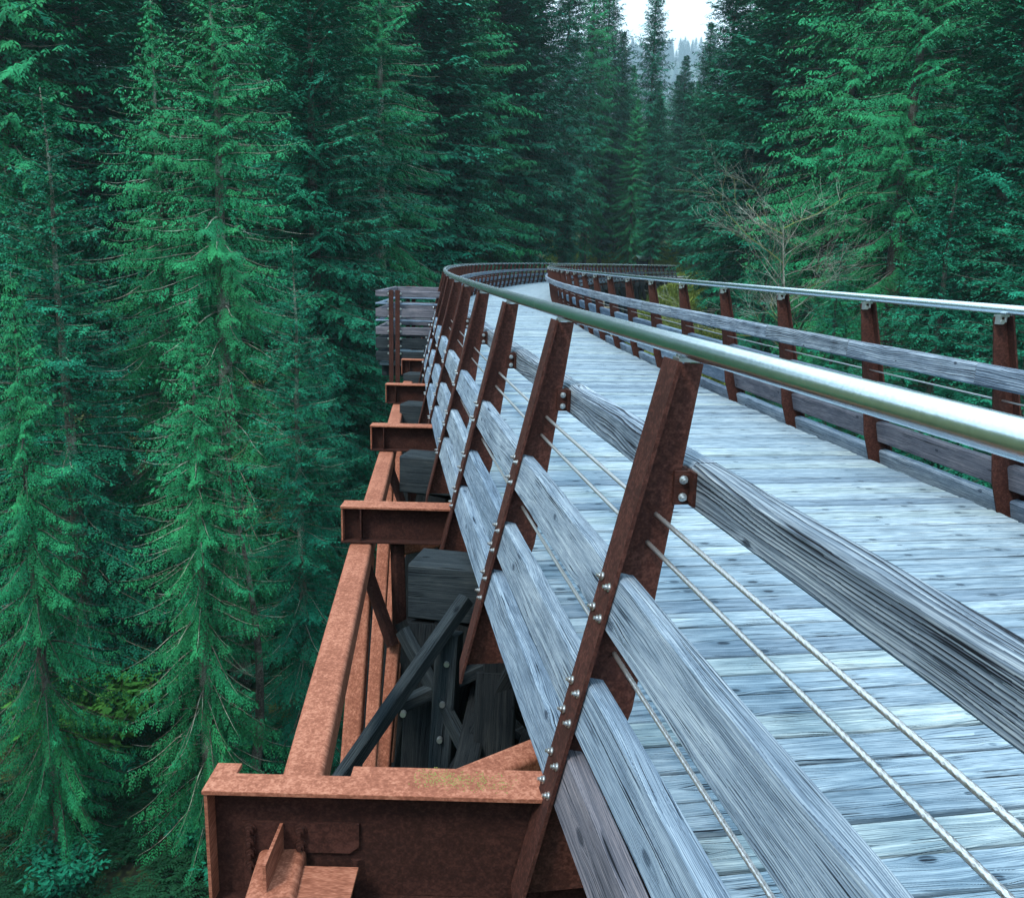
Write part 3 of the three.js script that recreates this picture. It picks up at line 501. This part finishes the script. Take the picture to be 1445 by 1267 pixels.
for (const [px, d, top, proto, w] of [
  [-60, 34, 60, 'firA', 1], [130, 46, -160, 'farA', 1], [20, 44, -120, 'farB', 1], [210, 52, -180, 'farC', 1], [385, 54, -160, 'farB', 1], [500, 56, -150, 'farA', 1.1],
  [610, 60, -170, 'farC', 1.1], [700, 70, -150, 'farB', 1.1], [775, 76, -80, 'farA', 1.05], [815, 84, -30, 'farC', 1.05], [792, 118, -40, 'farA', 0.8], [822, 126, -30, 'farB', 0.8], [846, 134, 0, 'farC', 0.8], [866, 140, 70, 'farA', 0.8], [880, 150, 110, 'farB', 0.8], [985, 128, 60, 'farA', 0.75], [950, 140, 100, 'farC', 0.8], [938, 116, 150, 'farC', 0.8], [968, 150, 130, 'farB', 0.9],
  [1052, 84, -70, 'farB', 0.9], [1085, 66, -120, 'farA', 1.05], [1130, 72, -160, 'farC', 1.1], [1175, 58, -130, 'farB', 1.05], [1330, 60, -170, 'farA', 1.1], [1450, 56, -140, 'farB', 1.1], [1530, 48, -160, 'farA', 1.1],
  [1080, 48, 300, 'firB', 0.9], [1330, 38, 210, 'firB', 0.95], [1480, 34, 160, 'firB', 1], [1190, 40, 330, 'firB', 0.9], [760, 72, 270, 'farC', 0.8], [600, 42, 300, 'firB', 0.9], [690, 60, 260, 'farC', 0.9], [820, 88, 250, 'farC', 0.7],
  [150, 36, 470, 'firB', 0.8], [340, 36, 520, 'firB', 0.8], [480, 34, 470, 'firB', 0.85], [90, 32, 620, 'firB', 0.8], [530, 40, 380, 'firB', 0.9], [-20, 38, 560, 'firB', 0.9], [200, 30, 760, 'firB', 0.8], [420, 32, 680, 'firB', 0.8],
]) { const L = top > 150 ? (px > 1000 ? ['short young conifer under the tall trees beyond the inner railing', 'young conifers beyond the inner railing'] : ['short dark conifer crowded under the tall trees beside the rusty frame', 'short conifers under the tall trees']) : px > 1000 ? ['tall conifer in the wall of forest beyond the inner railing', 'tall conifers beyond the inner railing'] : px > 760 ? ['hazy tall conifer near the far end of the bridge', 'conifers at the far end of the bridge'] : ['tall dark conifer behind the bright cedars and the lookout bay', 'tall conifers behind the cedars']; treeBy(px, d, top, proto, ...L, 'conifer_tree', w); }
for (let k = 0; k < 16; k++) treeBy(845 + k * 11 + rr(-6, 6), k > 8 && k < 14 ? rr(165, 190) : rr(125, 175), rr(120, 220), ['farA', 'farB', 'farC'][k % 3], 'hazy tall conifer near the far end of the bridge', 'conifers at the far end of the bridge', 'conifer_tree', 0.95);
// rows of the forest behind, up both slopes
for (let k = 0; k < 70; k++) {
  const left = k < 38, px = left ? rr(-120, 790) : rr(1060, 1560), d = left ? rr(62, 120) : rr(78, 130), p = ['farA', 'farB', 'farC'][k % 3];
  treeBy(px, d, rr(-150, 90) - (d - 60) * 0.5, p, ...(left ? ['tall dark conifer behind the bright cedars and the lookout bay', 'tall conifers behind the cedars'] : ['tall conifer in the wall of forest beyond the inner railing', 'tall conifers beyond the inner railing']), 'conifer_tree', rr(0.95, 1.2));
}
// the forest goes on behind and beside the viewpoint
for (let k = 0; k < 34; k++) { const an = Math.PI * (0.3 + 1.4 * (k + rr(0.2, 0.8)) / 34), d = Math.abs(an - Math.PI) < 1.6 ? rr(20, 46) : rr(34, 70), x = Math.sin(an) * d * (an > Math.PI ? 1 : 1), z = -Math.cos(an) * d; if (Math.abs(Math.hypot(x - CX, z - CZ) - RHO) < 7) continue; treeAt(x, z, rr(7, 15), ['farA', 'farB', 'farC'][k % 3], 'unseen conifer added on the near bank to shade the valley side', 'conifers on the near bank', 'conifer_tree', 1.1); }
for (const [x, z, t] of [[-15, 5, 9], [-19, -4, 11], [-14, 13, 9], [-25, 3, 12], [-25, -9, 12], [-8, 17, 10]]) treeAt(x, z, t, 'farB', 'unseen conifer added on the near bank to shade the valley side', 'conifers on the near bank', 'conifer_tree', 1.2);  // occluders added out of view, to darken the lower left and the steel
// a far wooded hill, one pale mass
{
  const pos = [], idx = [], n = 60, prof = t => 455 + 42 * Math.sin(t * 5 + 1) + 30 * Math.sin(t * 13);
  for (let i = 0; i <= n; i++) { const t = i / n, x = -1260 + 3080 * t; for (const [f, z] of [[-0.2, -1400], [0.35, -1610], [0.75, -1850], [1, -2100]]) pos.push(x, prof(t) * f, z); if (i) for (let j = 0; j < 3; j++) { const a = (i - 1) * 4 + j; idx.push(a, a + 4, a + 1, a + 1, a + 4, a + 5); } }
  const g = new THREE.BufferGeometry(); g.setAttribute('position', new THREE.Float32BufferAttribute(pos, 3)); g.setIndex(idx); g.computeVertexNormals();
  scene.add(tag(mesh('hill', g, new THREE.MeshStandardMaterial({ color: lin(0.02, 0.05, 0.035), roughness: 1, side: THREE.DoubleSide })), 'distant wooded hill fading into mist', 'hill', null, 'structure'));
  const w = new THREE.InstancedMesh(PROTO.farC.crown, LM.fir, 900); w.name = 'distant_forest'; const m = new THREE.Matrix4();
  for (let k = 0; k < 900; k++) { const t = rr(0.36, 0.68), f = k % 3 ? rr(0.6, 1) : rr(0.96, 1), x = -1260 + 3080 * t, z = f < 0.75 ? -1610 - 240 * (f - 0.35) / 0.4 : -1850 - 250 * (f - 0.75) / 0.25, s = Math.pow(rr(0.75, 1.3), 2); m.makeRotationY(rnd() * 6); m.scale(V(s * 1.3, s, s * 1.3)); m.setPosition(x, prof(t) * f - 6, z); w.setMatrixAt(k, m); }
  scene.add(tag(w, 'misty conifer wood covering the distant hill', 'forest', null, 'stuff'));
}
// ------------------------------------------------------------------ bare and mossy broadleaf trees
function bareTree(name, label, x, z, top, span, m, mossM, count, depth0) {
  const o = thing(name, label, 'tree'), B = new Limbs(), M = new Limbs(), y0 = ground(x, z) - 0.2, H = top - y0; o.position.set(x, y0, z);
  const grow = (p, d, len, r, depth) => {
    const pts = [p.clone()], rad = [r], n = 6; const q = d.clone();
    for (let k = 1; k <= n; k++) { q.add(V(rr(-1, 1), rr(-0.6, 0.75), rr(-1, 1)).multiplyScalar(0.2)).normalize(); pts.push(pts[k - 1].clone().addScaledVector(q, len / n)); rad.push(Math.max(0.0038, r * (1 - 0.6 * k / n))); }
    (depth > 0 && rnd() < 0.25 && mossM ? M : B).tube(pts, rad, depth > 1 ? 5 : 3);
    if (!depth) return;
    for (let k = 0; k < 6; k++) { const at = 1 + Math.floor(rnd() * n), nd = q.clone().add(V(rr(-1, 1), rr(-0.5, 0.7), rr(-1, 1)).multiplyScalar(0.9)).normalize(); grow(pts[at], nd, len * rr(0.4, 0.7), rad[at] * 0.6, depth - 1); }
  };
  const tp = [], tr = []; for (let k = 0; k <= 12; k++) { const t = k / 12; tp.push(V(Math.sin(t * 4) * 0.5, H * t * 0.96, Math.cos(t * 3) * 0.4)); tr.push(0.17 * (1 - t) + 0.02); } B.tube(tp, tr, 7);
  for (let k = 0; k < count; k++) { const t = 1 - Math.pow(k / count, 1.1) * (span * 1.6 / H), g = t * 12, gi = Math.min(11, Math.floor(g)), p = tp[gi].clone().lerp(tp[gi + 1], g - gi), an = rnd() * 6.283; grow(p, V(Math.cos(an), rr(0.05, 0.9), Math.sin(an)).normalize(), span * rr(0.6, 1.1), 0.019, depth0); }
  mesh('trunk', B.geo(), m, o); if (M.p.length) mesh('moss', M.geo(), mossM, o).userData.kind = 'stuff';
  return o;
}
const mossM = new THREE.MeshStandardMaterial({ color: lin(0.12, 0.14, 0.035), roughness: 1 }), twigM = new THREE.MeshStandardMaterial({ map: barkT.map, color: lin(1.7, 1.95, 1.95), roughness: 1 });
{ const b = bearing(1120), d = 33; bareTree('bare_tree', 'leafless pale branching tree hung with moss beyond the inner railing', Math.sin(b) * d, -Math.cos(b) * d, 3.7, 3.1, twigM, mossM, 22, 2); }
{ const b = bearing(318), d = 25; bareTree('mossy_tree', 'crooked mossy bare tree in shade between the hemlock and the short fir', Math.sin(b) * d, -Math.cos(b) * d, -3.5, 1.8, barkM, mossM, 9, 1); }

// ------------------------------------------------------------------ undergrowth
function shrubGeo(n, h, w, leaf, lw) {
  const L = new Leaves(), B = new Limbs();
  for (let k = 0; k < n; k++) {
    const an = rnd() * 6.283, out = rr(0.3, 1) * w, pts = []; for (let q = 0; q <= 5; q++) { const t = q / 5; pts.push(V(Math.cos(an) * out * Math.pow(t, 1.4), h * rr(0.92, 1.05) * t * (1 - 0.25 * t * out / w), Math.sin(an) * out * Math.pow(t, 1.4))); } B.tube(pts, [0.018, 0.015, 0.012, 0.009, 0.006, 0.004], 4);
    for (let q = 0; q < 60; q++) {
      const t = rr(0.25, 1) * 5, i = Math.min(4, Math.floor(t)), p = pts[i].clone().lerp(pts[i + 1], t - i), a = rnd() * 6.283, off = rr(0, 0.35) * h * 0.4, c = rr(0.7, 1.3), dx = Math.cos(a), dz = Math.sin(a), dy = rr(-0.5, 0.1), m = Math.hypot(1, dy);
      L.kite(p.x + dx * off, p.y + rr(-0.1, 0.1), p.z + dz * off, dx / m, dy / m, dz / m, -dz, 0, dx, leaf * rr(0.7, 1.3), lw * rr(0.7, 1.2), c, c, c);
    }
  }
  return { crown: L.geo(), stem: B.geo() };
}
{
  const S = [shrubGeo(22, 1.9, 1.5, 0.2, 0.11), shrubGeo(18, 2.6, 1.7, 0.22, 0.12)];
  const put = (x, z, k, lm, sc, label, group) => { const o = thing('shrub', label, 'shrub', group); mesh('stem', S[k].stem, barkM, o); mesh('crown', S[k].crown, LM[lm], o); o.position.set(x, ground(x, z) - 0.05, z); o.scale.setScalar(sc); o.rotation.y = rnd() * 6; };
  for (let k = 0; k < 12; k++) { const b = bearing(rr(-120, 380)), d = rr(16, 30); put(Math.sin(b) * d, -Math.cos(b) * d, k % 2, 'fir', rr(0.5, 1.0), 'leafy green shrub on the dark forest floor beneath the hemlocks', 'shrubs on the forest floor'); }
  for (const [px, d, sc] of [[78, 27.5, 1.5], [112, 29, 1.2]]) { const b = bearing(px); put(Math.sin(b) * d, -Math.cos(b) * d, 1, 'lime', sc, 'yellow-green broadleaf shrub at the foot of the pointed young fir', 'yellow-green shrubs'); }
  for (let k = 0; k < 16; k++) { const b = bearing(rr(930, 1420)), d = rr(26, 52); put(Math.sin(b) * d, -Math.cos(b) * d, k % 2, 'cedar', rr(0.9, 1.6), 'leafy shrub on the slope below the inner railing', 'shrubs below the inner railing'); }
  // ferns and grass, past counting
  const F = new Leaves(); for (let k = 0; k < 9; k++) { const an = k / 9 * 6.283 + rr(-0.2, 0.2), ca = Math.cos(an), sa = Math.sin(an); for (let q = 1; q < 12; q++) { const t = q / 12, r = 0.75 * t, y = 0.5 * Math.sin(t * 2.3); for (const d of [-1, 1]) F.kite(ca * r, y, sa * r, -sa * d * 0.94 + ca * 0.3, -0.15, ca * d * 0.94 + sa * 0.3, ca, 0.2, sa, 0.2 * (1 - t * 0.75), 0.055, 1, 1, 1); } }
  const fern = new THREE.InstancedMesh(F.geo(), leafM(0.010, 0.07, 0.030), 1500), m = new THREE.Matrix4(); fern.name = 'fern_cover';
  for (let k = 0; k < 1500; k++) { const b = bearing(rr(-300, 640)), d = rr(12, 42), x = Math.sin(b) * d, z = -Math.cos(b) * d, sc = rr(0.7, 1.4); m.makeRotationY(rnd() * 6); m.scale(V(sc, sc, sc)); m.setPosition(x, ground(x, z) - 0.05, z); fern.setMatrixAt(k, m); }
  scene.add(tag(fern, 'ferns carpeting the shaded valley floor', 'ferns', null, 'stuff'));
  const G = new Leaves(); for (let k = 0; k < 26; k++) { const an = rnd() * 6.283, r = rr(0, 0.22), ca = Math.cos(an), sa = Math.sin(an), e = rr(0.6, 1.3), c = rr(0.7, 1.25); G.kite(ca * r, 0, sa * r, ca * Math.cos(e), Math.sin(e), sa * Math.cos(e), -sa, 0, ca, rr(0.25, 0.55), 0.05, c * rr(0.9, 1.15), c, c); }
  const grass = new THREE.InstancedMesh(G.geo(), leafM(0.24, 0.33, 0.07), 9000); grass.name = 'grass';
  for (let k = 0; k < 9000; k++) { let x, z, r; do { const b = bearing(rr(770, 1080)), d = rr(55, 150); x = Math.sin(b) * d; z = -Math.cos(b) * d; r = Math.hypot(x - CX, z - CZ) - RHO; } while (Math.abs(r) < 2.4); const sc = rr(0.8, 1.7); m.makeRotationY(rnd() * 6); m.scale(V(sc * 1.4, sc, sc * 1.4)); m.setPosition(x, ground(x, z) - 0.03, z); grass.setMatrixAt(k, m); }
  scene.add(tag(grass, 'yellow-green grass on the banks at the far end of the bridge', 'grass', null, 'stuff'));
}

renderer.render(scene, camera);
